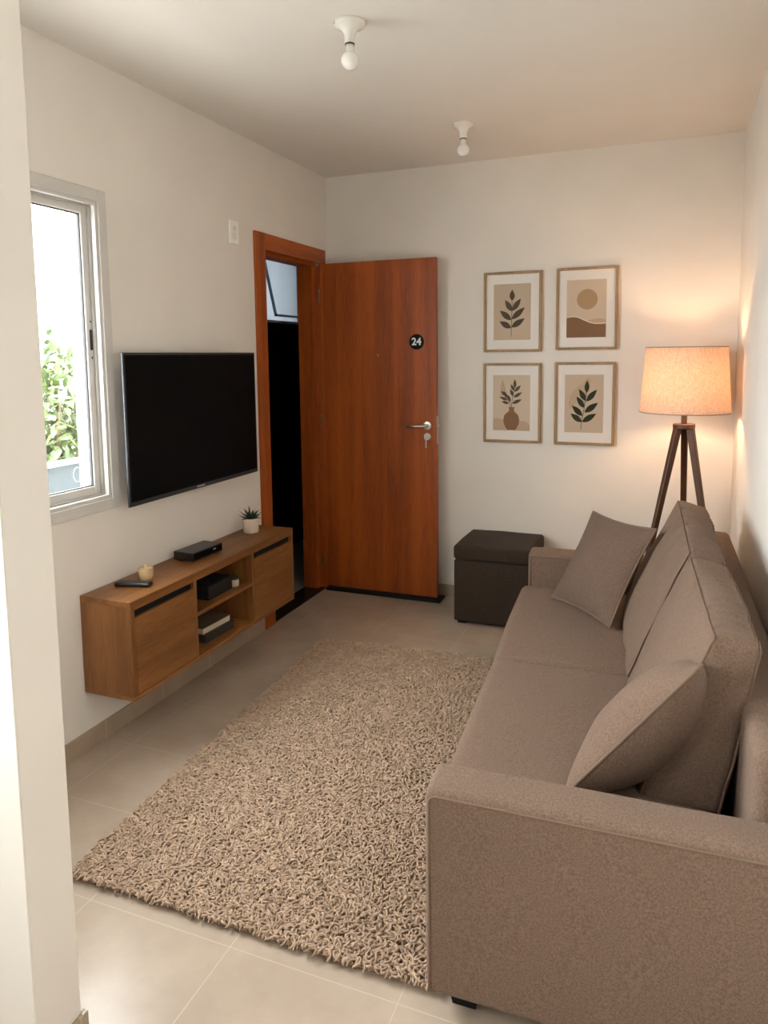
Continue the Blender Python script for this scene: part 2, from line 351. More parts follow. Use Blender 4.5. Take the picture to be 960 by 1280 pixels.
# added window, out of view behind the partition, to bring in more daylight
for nm, (y0, y1, z0, z1) in (('window_2_added', FILLWIN),):
    w2 = empty(nm, (0, (y0 + y1) / 2, z0), kind='structure')
    b = BM(); ring(b, 'x', -.10, .008, y0, y1, z0, z1, .045, .002); box(b, (-.09, (y0 + y1) / 2 - .025, z0), (-.03, (y0 + y1) / 2 + .025, z1), .002, 1); obj('window_frame', b, M['alum'], w2)
    b = BM(); box(b, (-.062, y0 + .045, z0 + .045), (-.058, y1 - .045, z1 - .045)); obj('pane', b, M['glass'], w2)
# ------------------------------------------------------------------ the stair hall beyond the entrance and the world outside
b = BM(); box(b, (-.90, -1.19, -.12), (-TH, 1.7, 0)); struct('floor_hall', b, M['hall_floor'])
HW = (.47, 1.13, 1.79, 2.42)
b = BM(); wall_x(b, -1.0, -.76, -1.19, 1.8, -.12, 2.9, [HW]); struct('wall_hall_outer', b, M['outside'])
b = BM(); wall_x(b, -.76, -.75, -1.09, 1.7, 0, 2.75, [HW]); struct('wall_hall_shade_lining', b, M['hall_shade'])  # near-black facing, the hall's lack of light put into its colour
b = BM(); box(b, (-.76, -1.19, -.12), (-TH, -1.09, 2.9)); struct('wall_hall_near', b, M['outside'])
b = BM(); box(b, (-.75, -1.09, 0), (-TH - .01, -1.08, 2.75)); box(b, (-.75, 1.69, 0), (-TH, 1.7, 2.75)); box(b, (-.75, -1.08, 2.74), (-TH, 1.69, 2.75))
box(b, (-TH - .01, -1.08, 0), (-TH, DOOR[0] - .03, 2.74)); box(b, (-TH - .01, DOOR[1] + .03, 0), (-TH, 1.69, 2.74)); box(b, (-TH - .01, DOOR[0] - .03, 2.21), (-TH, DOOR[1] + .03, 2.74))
struct('wall_hall_shade', b, M['hall_shade'])  # remaining hall faces, unlit darkness painted on as near-black
b = BM(); box(b, (-.76, 1.7, -.12), (0, 1.8, 2.9)); box(b, (-TH, TH, -.12), (0, 1.7, 2.9)); box(b, (-.76, -1.19, 2.75), (-TH, 1.7, 2.9)); struct('wall_hall_end', b, M['outside'])
w4 = empty('window_3', (-.8, .66, 1.79), 'small pale awning window high in the dark hall', 'window', kind='structure')
b = BM(); ring(b, 'x', -.82, -.755, HW[0], HW[1], HW[2], HW[3], .022, .002); obj('window_frame', b, M['white'], w4)
hinge = Matrix.Translation((-.80, 0, HW[3] - .03)) @ Matrix.Rotation(math.radians(-12), 4, 'Y') @ Matrix.Translation((.80, 0, -(HW[3] - .03)))
b = BM(); ring(b, 'x', -.812, -.792, HW[0] + .03, HW[1] - .03, HW[2] + .035, HW[3] - .03, .014, .002); bmesh.ops.transform(b, matrix=hinge, verts=b.verts); sa = obj('sash', b, M['sashwhite'], w4)
b = BM(); box(b, (-.805, HW[0] + .042, HW[2] + .047), (-.800, HW[1] - .042, HW[3] - .042)); bmesh.ops.transform(b, matrix=hinge, verts=b.verts); obj('pane', b, M['glass'], sa)
b = BM(); box(b, (-.842, HW[0] + .001, HW[2] + .001), (-.838, HW[1] - .001, HW[3] - .001)); obj('frosted_pane', b, M['frost'], w4)

b = BM(); box(b, (-2.1, -6.2, -.15), (-TH, -1.19, -.02)); box(b, (-2.1, -1.19, -.15), (-1.0, 2.2, -.02)); struct('floor_balcony', b, M['ground'])
b = BM(); box(b, (-40, -30, -3.2), (-TH - .02, 40, -3.1)); struct('floor_ground', b, M['ground'])
par = empty('balcony_parapet', (-2.0, -2, -.02), 'pale glass balcony parapet with white rail outside the window', 'parapet', kind='structure')
b = BM(); box(b, (-2.03, -6.2, .765), (-1.97, 2.2, .80), .006, 2); box(b, (-2.02, -6.2, -.02), (-1.98, 2.2, .03)); obj('rail', b, M['white'], par)
b = BM()
for k in range(9): box(b, (-2.006, -6.2 + k * .94, .03), (-1.994, -6.2 + k * .94 + .92, .765))
obj('glass_panels', b, M['bluepane'], par)
def leaf_quads(bm, c, L, wd, d, up):
    d = d.normalized(); s = d.cross(up).normalized(); nrm = s.cross(d)
    pts = [(0, 0), (.3, .5), (.65, .42), (1, 0)]
    l = [bm.verts.new(c + d * L * a + s * wd * w + nrm * (-.12 * L * a * a)) for a, w in pts]
    r = [bm.verts.new(c + d * L * a - s * wd * w + nrm * (-.12 * L * a * a)) for a, w in pts[1:3]]
    m1 = bm.verts.new(c + d * L * .3 - nrm * .03 * L); m2 = bm.verts.new(c + d * L * .65 - nrm * .08 * L)
    for q in ((l[0], l[1], m1), (l[1], l[2], m2, m1), (l[2], l[3], m2), (l[0], m1, r[0]), (r[0], m1, m2, r[1]), (r[1], m2, l[3])): bm.faces.new(q)
def tree(c, top, rx, rz, n, label):
    t = empty('tree', (c[0], c[1], -3.1), label, 'tree', 'trees beyond the balcony')
    b = BM(); tube(b, [(c[0], c[1], -3.1), (c[0] + .05, c[1] - .05, -1.), (c[0], c[1], top - rz * 1.2)], [.12, .09, .04], 10)
    for k in range(7):
        a = k * 2.4; tube(b, [(c[0], c[1], top - rz * 1.6), (c[0] + rx * .3 * math.cos(a), c[1] + rx * .3 * math.sin(a), top - rz), (c[0] + rx * .6 * math.cos(a), c[1] + rx * .6 * math.sin(a), top - rz * (.35 + .1 * (k % 4)))], [.035, .02, .008], 6)
    obj('trunk', b, M['bark'], t, True)
    b = BM()
    for k in range(n):
        v = Vector((random.gauss(0, 1), random.gauss(0, 1), random.gauss(0, 1))).normalized() * (random.random() ** .4)
        lump = 1 + .3 * noise.noise(v * 2.2 + Vector(c))
        p = Vector((c[0] + v.x * rx * lump, c[1] + v.y * rx * lump, top - rz + v.z * rz * lump))
        d = Vector((v.x + random.gauss(0, .5), v.y + random.gauss(0, .5), v.z * .5 + random.gauss(0, .4) - .2))
        leaf_quads(b, p, random.uniform(.13, .21), random.uniform(.05, .08), d, Vector((random.gauss(0, .4), random.gauss(0, .4), 1)))
    obj('foliage', b, M['treeleaf'], t)
tree((-3.9, 1.35, 0), 1.75, 1.0, 1.35, 5200, 'leafy green tree seen through the sliding window above the parapet')

# ------------------------------------------------------------------ entrance door
YD = -.121
door = empty('door_1', (0, YD, 0), 'open reddish wood entrance door with round number sign', 'door', kind='structure')
b = BM(); box(b, (-TH, -.885, .0), (0, -.80, 2.10)); box(b, (-TH, -.155, .0), (-.04, -.09, 2.10)); box(b, (-.04, -.120, 0), (0, -.09, 2.10))
fr = obj('jamb', b, M['frame_v'], door)
b = BM(); box(b, (-TH, -.885, 2.10), (-.04, -.09, 2.175)); box(b, (-.04, -.885, 2.128), (0, -.09, 2.175)); obj('head', b, M['frame_h'], door)
b = BM()
for y0, y1 in ((-.90, -.80), (-.122, -.058)): box(b, (-.001, y0, 0), (.016, y1, 2.203 if y0 < -.5 else 2.203), .003, 2)
obj('casing', b, M['frame_v'], door)
b = BM(); box(b, (-.001, -.80, 2.113), (.016, -.122, 2.203), .003, 2); obj('head_casing', b, M['frame_h'], door)
b = BM(); box(b, (.002, YD, .022), (.774, YD + .036, 2.112), .0015, 1); leaf = obj('door_leaf', b, M['door'], door)
for z in (1.915, 1.11, .19):
    b = BM(); tube(b, [(-.004, YD - .004, z - .040), (-.004, YD - .004, z + .040)], .0045, 10); box(b, (-.010, YD - .0015, z - .038), (.001, YD, z + .038), .0006, 1); obj('hinge', b, M['darksteel'], door, True, angle=40)
b = BM(); lathe(b, [(0, 0), (.026, 0), (.027, .004), (.024, .008), (.011, .009), (.010, .04), (0, .04)], (.716, YD, 1.102), 28, axis=(0, -1, 0))
tube(b, [(.716, YD - .034, 1.102), (.712, YD - .046, 1.102), (.69, YD - .052, 1.102), (.65, YD - .053, 1.100), (.608, YD - .050, 1.099), (.600, YD - .044, 1.099)], [.010, .0105, .010, .009, .009, .006], 12)
obj('handle', b, M['steel'], leaf, True, angle=40)
b = BM(); lathe(b, [(0, 0), (.022, 0), (.023, .004), (.020, .008), (.010, .008), (.010, .011), (0, .011)], (.718, YD, 1.035), 28, axis=(0, -1, 0)); obj('lock_cylinder', b, M['steel'], leaf, True, angle=40)
b = BM(); box(b, (.7165, YD - .03, 1.031), (.7195, YD - .010, 1.039), .001, 1); tube(b, [(.718 + .009 * math.cos(t), YD - .033, 1.026 + .011 * math.sin(t)) for t in [2 * PI * i / 20 for i in range(20)]], .002, 6, True); box(b, (.714, YD - .035, .968), (.722, YD - .031, 1.016), .001, 1); obj('key', b, M['steel'], leaf)
b = BM(); lathe(b, [(0, 0), (.007, 0), (.0075, .003), (.004, .004), (0, .003)], (.396, YD, 1.534), 20, axis=(0, -1, 0)); obj('peephole', b, M['steel'], leaf, True)
b = BM(); box(b, (.7735, YD + .006, .99), (.776, YD + .03, 1.16), .0008, 1); box(b, (.775, YD + .012, 1.09), (.786, YD + .025, 1.115), .003, 2); obj('latch_plate', b, M['steel'], leaf)
b = BM(); lathe(b, [(0, 0), (.0455, 0), (.047, .002), (.0465, .0045), (.045, .005), (0, .005)], (.651, YD, 1.612), 48, axis=(0, -1, 0)); pl = obj('number_plaque', b, M['blackmatte'], leaf, True, angle=35)
tc = bpy.data.curves.new('number_text', 'FONT'); tc.body = '24'; tc.size = .062; tc.align_x = 'CENTER'; tc.align_y = 'CENTER'; tc.extrude = .0008; tc.offset = .0016
to = bpy.data.objects.new('number_text_source', tc); COL.objects.link(to); bpy.context.view_layer.update()
me = bpy.data.meshes.new_from_object(to.evaluated_get(bpy.context.evaluated_depsgraph_get())); bpy.data.objects.remove(to)
b = BM(); b.from_mesh(me); bpy.data.meshes.remove(me)
bmesh.ops.transform(b, matrix=Matrix.Translation((.651, YD - .0056, 1.612)) @ Matrix.Rotation(PI / 2, 4, 'X'), verts=b.verts); obj('number', b, M['white'], pl)
# foam strip pushed under the leaf
b = BM()
softbox(b, (.392, .058, .010), .009, lambda p: Vector((.412, -.106, .0105)) + p, (20, 4, 1), 4)
tag(obj('draft_stopper', b, M['blackmatte'], None, True, origin=(.412, -.106, 0)), 'flat black draft stopper lying under the open wooden door', 'draft stopper')

# ------------------------------------------------------------------ switch, ceiling lights
sw = empty('light_switch', (0, -1.0885, 2.163), 'white two-button switch plate high on the wall beside the door', 'light switch')
b = BM(); box(b, (0, -1.128, 2.104), (.009, -1.049, 2.222), .004, 3); obj('plate', b, M['whiteplas'], sw)
for z in (2.181, 2.143):
    b = BM(); box(b, (.008, -1.102, z - .013), (.0125, -1.075, z + .013), .003, 2); obj('button', b, M['porcelain'], sw)
def ceiling_light(x, y, label):
    t = empty('ceiling_light', (x, y, H), label, 'ceiling light', 'bare bulb ceiling lights')
    b = BM(); lathe(b, [(0, 0), (.0535, 0), (.055, -.003), (.0545, -.010), (.052, -.0125), (.044, -.0155), (.034, -.021), (.026, -.029), (.0205, -.038), (.019, -.048), (.0185, -.068), (.0165, -.070), (0, -.070)], (x, y, H), 40); base = obj('lamp_holder', b, M['porcelain'], t, True, angle=50)
    b = BM(); box(b, (x - .042, y - .040, H - .013), (x - .037, y - .035, H - .004), .001, 1); obj('screw_slot', b, M['alum2'], base)
    b = BM(); lathe(b, [(.0168, -.070), (.0172, -.0715), (.0172, -.0735), (.0160, -.0745)], (x, y, H), 32); obj('socket_ring', b, M['gasket'], base, True)
    b = BM(); lathe(b, [(0, -.072), (.0150, -.074), (.0152, -.092), (.0175, -.098)] + [(.0312 * math.cos(t), -.1245 + .0312 * math.sin(t)) for t in [math.radians(50 - 140 * i / 14) for i in range(14)]] + [(0, -.1557)], (x, y, H), 32); obj('bulb', b, M['bulbglass'], t, True)
ceiling_light(1.037, -1.923, 'white bare-bulb ceiling light nearest the camera, at the top of the photo')
ceiling_light(1.103, -.703, 'white bare-bulb ceiling light farther from the camera, closer to the back wall')

# ------------------------------------------------------------------ television
TY0, TY1, TZ0, TZ1 = -2.009, -1.030, .928, 1.553
tv = empty('television', (0, (TY0 + TY1) / 2, TZ0), 'large black flat television mounted on the left wall', 'television')
b = BM(); box(b, (.057, TY0, TZ0), (.068, TY1, TZ1), .002, 2); box(b, (.034, TY0 + .12, TZ0 + .05), (.058, TY1 - .12, TZ1 - .22), .008, 2); cs = obj('housing', b, M['bezel'], tv)
b = BM(); ring(b, 'x', .060, .0655, TY0 - .0015, TY1 + .0015, TZ0 - .0015, TZ1 + .0015, .003, .001); obj('edge_trim', b, M['bezel_side'], tv)
b = BM(); box(b, (.0675, TY0 + .009, TZ0 + .018), (.0692, TY1 - .009, TZ1 - .009), .0005, 1); obj('screen', b, M['screen'], tv)
b = BM()
for k, (w_, h_) in enumerate([(.006, .006), (.007, .006), (.007, .006), (.006, .006), (.007, .006), (.006, .006), (.008, .006)]):
    y = -1.560 + k * .0085; box(b, (.0678, y, TZ0 + .006), (.0686, y + w_, TZ0 + .006 + h_), .0004, 1)
obj('maker_mark', b, M['mark'], tv)
b = BM(); box(b, (.003, -1.72, 1.10), (.012, -1.32, 1.40), .002, 1); box(b, (.01, -1.66, 1.06), (.036, -1.62, 1.44), .002, 1); box(b, (.01, -1.42, 1.06), (.036, -1.38, 1.44), .002, 1); obj('wall_bracket', b, M['blackmatte'], tv)

# ------------------------------------------------------------------ console
KD, KY0, KY1, KZ0, KZ1 = .245, -2.237, -.985, .236, .625
con = empty('tv_console', (0, (KY0 + KY1) / 2, KZ0), 'wall-hung oak media console under the television', 'media console')
b = BM(); box(b, (.002, KY0, KZ1 - .022), (KD, KY1, KZ1), .0015, 1); obj('top_panel', b, M['cab_y'], con)
b = BM(); box(b, (.002, KY0 + .001, KZ0), (KD - .001, KY1 - .001, KZ0 + .018), .0015, 1); obj('bottom_panel', b, M['cab_y'], con)
for y0, y1 in ((KY0 + .001, KY0 + .023), (KY1 - .020, KY1 - .001)):
    b = BM(); box(b, (.002, y0, KZ0 + .018), (KD - .001, y1, KZ1 - .022), .001, 1); obj('side_panel', b, M['cab_z'], con)
DY = [(-1.846, -1.829), (-1.390, -1.373)]
for y0, y1 in DY:
    b = BM(); box(b, (.008, y0, KZ0 + .018), (KD - .002, y1, KZ1 - .022), .001, 1); obj('divider', b, M['cab_z'], con)
b = BM(); box(b, (.003, KY0 + .023, KZ0 + .018), (.008, KY1 - .02, KZ1 - .022)); obj('back_panel', b, M['cab_back_shade'], con)
b = BM(); box(b, (.010, DY[0][1], .430), (KD - .004, DY[1][0], .446), .001, 1); obj('shelf', b, M['cab_y'], con)
b = BM(); box(b, (KD - .020, KY0 + .023, KZ1 - .036), (KD - .001, DY[0][0], KZ1 - .022)); box(b, (KD - .020, DY[1][1], KZ1 - .036), (KD - .001, KY1 - .02, KZ1 - .022)); box(b, (KD - .02, DY[0][1], KZ1 - .036), (KD - .001, DY[1][0], KZ1 - .022)); obj('top_rail', b, M['cab_y'], con)
for y0, y1 in ((KY0 + .025, DY[0][0] - .002), (DY[1][1] + .002, KY1 - .022)):
    b = BM(); box(b, (KD - .019, y0, KZ0 + .021), (KD - .001, y1, .558), .0012, 1); d = obj('door', b, M['cab_y'], con)
    b = BM(); box(b, (KD - .024, y0, .556), (KD - .0195, y1, .590)); obj('finger_slot', b, M['blackmatte'], d)

# things on and in the console
sb = empty('set_top_box', (.095, -1.606, KZ1), 'black set-top box on top of the oak console', 'set-top box')
rot = Matrix.Translation((.095, -1.606, 0)) @ Matrix.Rotation(math.radians(-3), 4, 'Z')
b = BM(); box(b, (-.055, -.105, KZ1 + .004), (.055, .105, KZ1 + .041), .003, 2, mat=rot); obj('case', b, M['black'], sb)
b = BM(); box(b, (.0545, -.101, KZ1 + .009), (.0560, .101, KZ1 + .036), .0006, 1, mat=rot); obj('front_panel', b, M['screen'], sb)
b = BM(); box(b, (.0555, .035, KZ1 + .024), (.0565, .055, KZ1 + .028), .0003, 1, mat=rot); obj('maker_mark', b, M['mark'], sb)
for sx in (-.04, .04):
    for sy in (-.085, .085):
        b = BM(); box(b, (sx - .008, sy - .008, KZ1), (sx + .008, sy + .008, KZ1 + .005), .001, 1, mat=rot); obj('foot', b, M['blackmatte'], sb)
rc = empty('remote_control', (.118, -2.068, KZ1), 'black remote control beside the candle on the console', 'remote control')
rot = Matrix.Translation((.118, -2.068, KZ1)) @ Matrix.Rotation(math.radians(14), 4, 'Z')
b = BM(); softbox(b, (.074, .021, .0085), .007, lambda p: rot @ (p + Vector((0, 0, .0086))), (8, 3, 1), 3); obj('case', b, M['black'], rc, True)
b = BM()
for i in range(8):
    for j in (-1, 0, 1): box(b, (-.055 + i * .0145 - .004, j * .012 - .0035, .016), (-.055 + i * .0145 + .004, j * .012 + .0035, .0185), .001, 1, mat=rot)
obj('buttons', b, M['button'], rc)
cd = empty('candle', (.112, -1.985, KZ1), 'small cream candle in an amber glass cup behind the remote control', 'candle')
c0 = (.112, -1.985, KZ1)
b = BM(); lathe(b, [(0, 0), (.020, 0), (.026, .004), (.029, .016), (.0305, .035), (.0300, .052), (.0285, .052), (.0285, .036), (0, .034)], c0, 36); obj('cup', b, M['cup'], cd, True, angle=50)
b = BM(); lathe(b, [(0, .043), (.012, .0435), (.020, .046), (.0282, .044), (.0282, .034), (0, .034)], c0, 36); obj('wax', b, M['wax'], cd, True)
b = BM(); box(b, (.106, -1.9865, KZ1 + .042), (.116, -1.9835, KZ1 + .064), .0006, 1); obj('wick', b, M['wax'], cd)
pp = empty('potted_succulent', (.088, -1.146, KZ1), 'small spiky succulent in a cream pot at the console end', 'potted plant')
c0 = (.088, -1.146, KZ1)
b = BM(); lathe(b, [(0, 0), (.034, 0), (.0385, .004), (.0395, .012), (.0395, .074), (.0385, .0765), (.0355, .0765), (.035, .068), (0, .068)], c0, 40); obj('pot', b, M['ceramic'], pp, True, angle=50)
b = BM(); lathe(b, [(0, .070), (.02, .071), (.0352, .069), (.0352, .066), (0, .066)], c0, 24); obj('soil', b, M['soil'], pp, True)
for k in range(30):
    a = k * 2.39996; e = .12 + 1.12 * (k / 29) ** .8; Ln = .060 + .012 * math.sin(k * 1.7)
    d = Vector((math.cos(a) * math.sin(e), math.sin(a) * math.sin(e), math.cos(e)))
    s = Vector((-math.sin(a), math.cos(a), 0)); nn = s.cross(d)
    b = BM(); base = Vector(c0) + Vector((math.cos(a) * .008, math.sin(a) * .008, .068)); rings = []
    for q, wd, th in ((0, .0045, .002), (.3, .0062, .0026), (.6, .005, .002), (.85, .0024, .001)):
        c = base + d * Ln * q + nn * (.010 * q * q)
        rings.append([b.verts.new(c + s * wd * math.cos(t) + nn * th * math.sin(t)) for t in [2 * PI * i / 8 for i in range(8)]])
    tip = b.verts.new(base + d * Ln + nn * .012)
    for A, B in zip(rings, rings[1:]):
        for i in range(8): b.faces.new((A[i], A[(i + 1) % 8], B[(i + 1) % 8], B[i]))
    for i in range(8): b.faces.new((rings[-1][i], rings[-1][(i + 1) % 8], tip))
    b.faces.new(rings[0][::-1]); obj('leaf', b, M['leaf'], pp, True)
bx = empty('black_box', (.13, -1.585, .446), 'black box on the upper open shelf of the console', 'box')
b = BM(); box(b, (.055, -1.685, .446), (.196, -1.495, .512), .003, 2); obj('case', b, M['blackmatte'], bx)
b = BM(); box(b, (.1955, -1.68, .452), (.1968, -1.50, .506), .0005, 1); obj('front_panel', b, M['black'], bx)
jr = empty('jar', (.188, -1.462, .446), 'small white-banded jar with dark lid on the upper shelf', 'jar')
c0 = (.188, -1.462, .446)
b = BM(); lathe(b, [(0, 0), (.017, 0), (.020, .003), (.0205, .034), (0, .034)], c0, 28); obj('body', b, M['ceramic'], jr, True, angle=50)
b = BM(); lathe(b, [(0, .034), (.0195, .034), (.0195, .044), (.012, .050), (.0045, .052), (.004, .062), (0, .063)], c0, 28); obj('lid', b, M['dark_book'], jr, True, angle=50)
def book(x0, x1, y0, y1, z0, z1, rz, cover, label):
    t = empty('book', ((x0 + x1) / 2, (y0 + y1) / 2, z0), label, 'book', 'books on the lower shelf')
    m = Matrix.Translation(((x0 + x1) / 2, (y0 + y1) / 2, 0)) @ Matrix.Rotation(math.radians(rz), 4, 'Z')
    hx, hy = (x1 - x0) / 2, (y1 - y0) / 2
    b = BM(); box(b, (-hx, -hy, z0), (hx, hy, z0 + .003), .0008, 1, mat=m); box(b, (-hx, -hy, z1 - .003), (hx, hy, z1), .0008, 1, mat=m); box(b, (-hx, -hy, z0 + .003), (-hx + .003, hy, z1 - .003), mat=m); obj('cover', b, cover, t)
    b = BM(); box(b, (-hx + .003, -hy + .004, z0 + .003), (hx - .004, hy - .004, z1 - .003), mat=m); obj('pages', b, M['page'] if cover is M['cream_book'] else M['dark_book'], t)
zb = KZ0 + .018
book(.055, .195, -1.705, -1.485, zb + .0005, zb + .034, -2, M['dark_book'], 'dark thicker book at the bottom of the shelf pile')
book(.060, .180, -1.700, -1.495, zb + .0342, zb + .066, -3, M['cream_book'], 'cream book, cover toned as shaded, with pale page edges on top of the dark book')

# ------------------------------------------------------------------ rug
QR = [Vector((.480, -2.815, 0)), Vector((1.615, -2.805, 0)), Vector((.392, -.950, 0)), Vector((1.56, -.875, 0))]
rug = empty('rug', (1.0, -1.87, 0), 'beige shaggy looped rug on the tiled floor between console and sofa', 'rug')
def rq(u, v): return (QR[0] * (1 - u) + QR[1] * u) * (1 - v) + (QR[2] * (1 - u) + QR[3] * u) * v
b = BM(); softbox(b, (.5, .5, .0055), .005, lambda p: rq(.5 + p.x * .985, .5 + p.y * .99) + Vector((0, 0, .0056 + p.z)), (20, 20, 1), 2); obj('backing', b, M['rugback'], rug, True)
def worms():
    nu, nv = 132, 218
    u, v = np.meshgrid((np.arange(nu) + .5) / nu, (np.arange(nv) + .5) / nv); u = u.ravel() + rng.normal(0, .35 / nu, nu * nv); v = v.ravel() + rng.normal(0, .35 / nv, nu * nv)
    u = np.clip(u, .004, .996); v = np.clip(v, .003, .997); n = len(u)
    q = np.array([list(x) for x in QR]); c = (q[0][None] * (1 - u)[:, None] + q[1][None] * u[:, None]) * (1 - v)[:, None] + (q[2][None] * (1 - u)[:, None] + q[3][None] * u[:, None]) * v[:, None]
    K, S4 = 8, 5
    a0 = rng.uniform(0, 2 * PI, n); R = rng.uniform(.007, .014, n); span = rng.uniform(1.6, 4.0, n) * rng.choice([-1, 1], n); top = rng.uniform(.013, .021, n); tl = rng.uniform(-.003, .003, n)
    path = np.zeros((n, K, 3))
    for k in range(K):
        s = k / (K - 1); a = a0 + span * (s - .5); Rk = R * (1 + .35 * np.sin(s * 7 + a0))
        path[:, k, 0] = c[:, 0] + Rk * (np.cos(a) - np.cos(a0) * .6); path[:, k, 1] = c[:, 1] + Rk * (np.sin(a) - np.sin(a0) * .6)
        path[:, k, 2] = .006 + top * np.sin(PI * (.12 + .76 * s)) ** .7 + tl * (s - .5) * 2
    tg = np.gradient(path, axis=1); tg /= np.linalg.norm(tg, axis=2, keepdims=True) + 1e-9
    upv = np.zeros_like(tg); upv[..., 2] = 1; sd = np.cross(tg, upv); sd /= np.linalg.norm(sd, axis=2, keepdims=True) + 1e-9; up2 = np.cross(sd, tg)
    rad = rng.uniform(.0023, .0033, n)[:, None, None] * np.array([.6, 1, 1.1, 1.1, 1.1, 1.1, 1, .6])[None, :, None]
    V = np.zeros((n, K, S4, 3))
    for j in range(S4):
        t = 2 * PI * j / S4; V[:, :, j] = path + rad * (math.cos(t) * sd + math.sin(t) * up2)
    V[..., 2] = np.maximum(V[..., 2], .0012)
    base = (np.arange(n) * K * S4)[:, None, None]; k = np.arange(K - 1)[None, :, None] * S4; j = np.arange(S4)[None, None, :]; jn = (j + 1) % S4
    F = np.stack([base + k + j, base + k + jn, base + k + S4 + jn, base + k + S4 + j], -1).reshape(-1, 4)
    return V.reshape(-1, 3), F
V, F = worms(); V = V - np.array([1.0, -1.87, 0])
me = bpy.data.meshes.new('pile'); me.vertices.add(len(V)); me.vertices.foreach_set('co', V.astype(np.float32).ravel())
me.loops.add(F.size); me.loops.foreach_set('vertex_index', F.astype(np.int32).ravel()); me.polygons.add(len(F))
me.polygons.foreach_set('loop_start', (np.arange(len(F)) * 4).astype(np.int32)); me.polygons.foreach_set('use_smooth', np.ones(len(F), bool)); me.update(calc_edges=True)
me.materials.append(M['rug']); o = bpy.data.objects.new('pile', me); COL.objects.link(o); o.parent = rug; o['kind'] = 'stuff'

# ------------------------------------------------------------------ sofa
QS = [Vector((1.605, -2.850, 0)), Vector((2.398, -2.828, 0)), Vector((1.456, -.670, 0)), Vector((2.372, -.652, 0))]
SD, SL = .80, 2.18
def sq(U, V_, z):
    u, v = U / SD, V_ / SL; p = (QS[0] * (1 - u) + QS[1] * u) * (1 - v) + (QS[2] * (1 - u) + QS[3] * u) * v
    return Vector((p.x, p.y, z))
sofa = empty('sofa', (2.0, -1.76, 0), 'long grey-brown fabric two-seat sofa along the right wall', 'sofa')
def sofa_block(name, u0, u1, v0, v1, z0, z1, R, n, bulge=(0, 0, 0), na=0., ns=6., mat='fabric', parent=None):
    c = Vector(((u0 + u1) / 2, (v0 + v1) / 2, (z0 + z1) / 2)); b = BM()
    softbox(b, ((u1 - u0) / 2, (v1 - v0) / 2, (z1 - z0) / 2), R, lambda p: sq(c.x + p.x, c.y + p.y, c.z + p.z), n, 5, bulge, na, ns)
    return obj(name, b, M[mat], parent or sofa, True)
AW0, AW1, AZ, BU = .130, .140, .552, .665
sofa_block('base', .012, SD - .02, AW0 + .002, SL - AW1 - .002, .052, .235, .012, (10, 24, 4))
a1 = sofa_block('armrest', 0, SD, 0, AW0, .050, AZ, .018, (14, 5, 10), (.004, .004, .006), .002, 5)
a2 = sofa_block('armrest', 0, BU + .02, SL - AW1, SL, .050, AZ, .018, (14, 5, 10), (.004, .004, .006), .002, 5)
sofa_block('back_frame', BU + .022, SD, AW0 + .002, SL, .050, .700, .030, (4, 30, 10), (.004, 0, .006), .002, 4)
def arm_piping(v, u1, vw, parent):
    r = .018; z1, z0, u0 = AZ - .012, .060, .009
    pts = [(u0, z0 + (z1 - r - z0) * i / 10) for i in range(11)] + [(u0 + r - r * math.cos(t), z1 - r + r * math.sin(t)) for t in [PI / 2 * i / 6 for i in range(1, 7)]] + [(u0 + r + (u1 - .02 - u0 - r) * i / 18, z1) for i in range(1, 19)]
    def bul(u, z): return .004 * (max(0, math.cos((u / (u1 / 2) - 1) * PI / 2)) * max(0, math.cos(((z - .301) / .251) * PI / 2))) ** .6
    b = BM(); tube(b, [sq(u, v - .0002 - bul(u, z), z) for u, z in pts], .0030, 6)
    obj('piping', b, M['piping'], parent, True)
arm_piping(0, SD, AW0, a1); arm_piping(SL - AW1, BU + .02, AW1, a2)
VM = 1.128
for v0, v1 in ((AW0 + .003, VM - .003), (VM + .003, SL - AW1 - .003)):
    s = sofa_block('seat_cushion', -.026, BU - .02, v0, v1, .215, .396, .032, (14, 16, 4), (.012, .0, .016), .002, 5)
    b = BM(); tube(b, [sq(-.018 + .0, v0 + .03 + (v1 - v0 - .06) * i / 16, .225) for i in range(17)], .0025, 6); obj('piping', b, M['piping'], s, True)
b = BM()
def trilinear(c8):
    c8 = [Vector(c) for c in c8]   # order: (front/back, near/far, bottom/top) -> index 4*d + 2*f + t
    def f(p):
        d, g, t = (p.x + 1) / 2, (p.y + 1) / 2, (p.z + 1) / 2; r = Vector((0, 0, 0))
        for i in range(8):
            r += c8[i] * ((d if i & 4 else 1 - d) * (g if i & 2 else 1 - g) * (t if i & 1 else 1 - t))
        return r
    return f
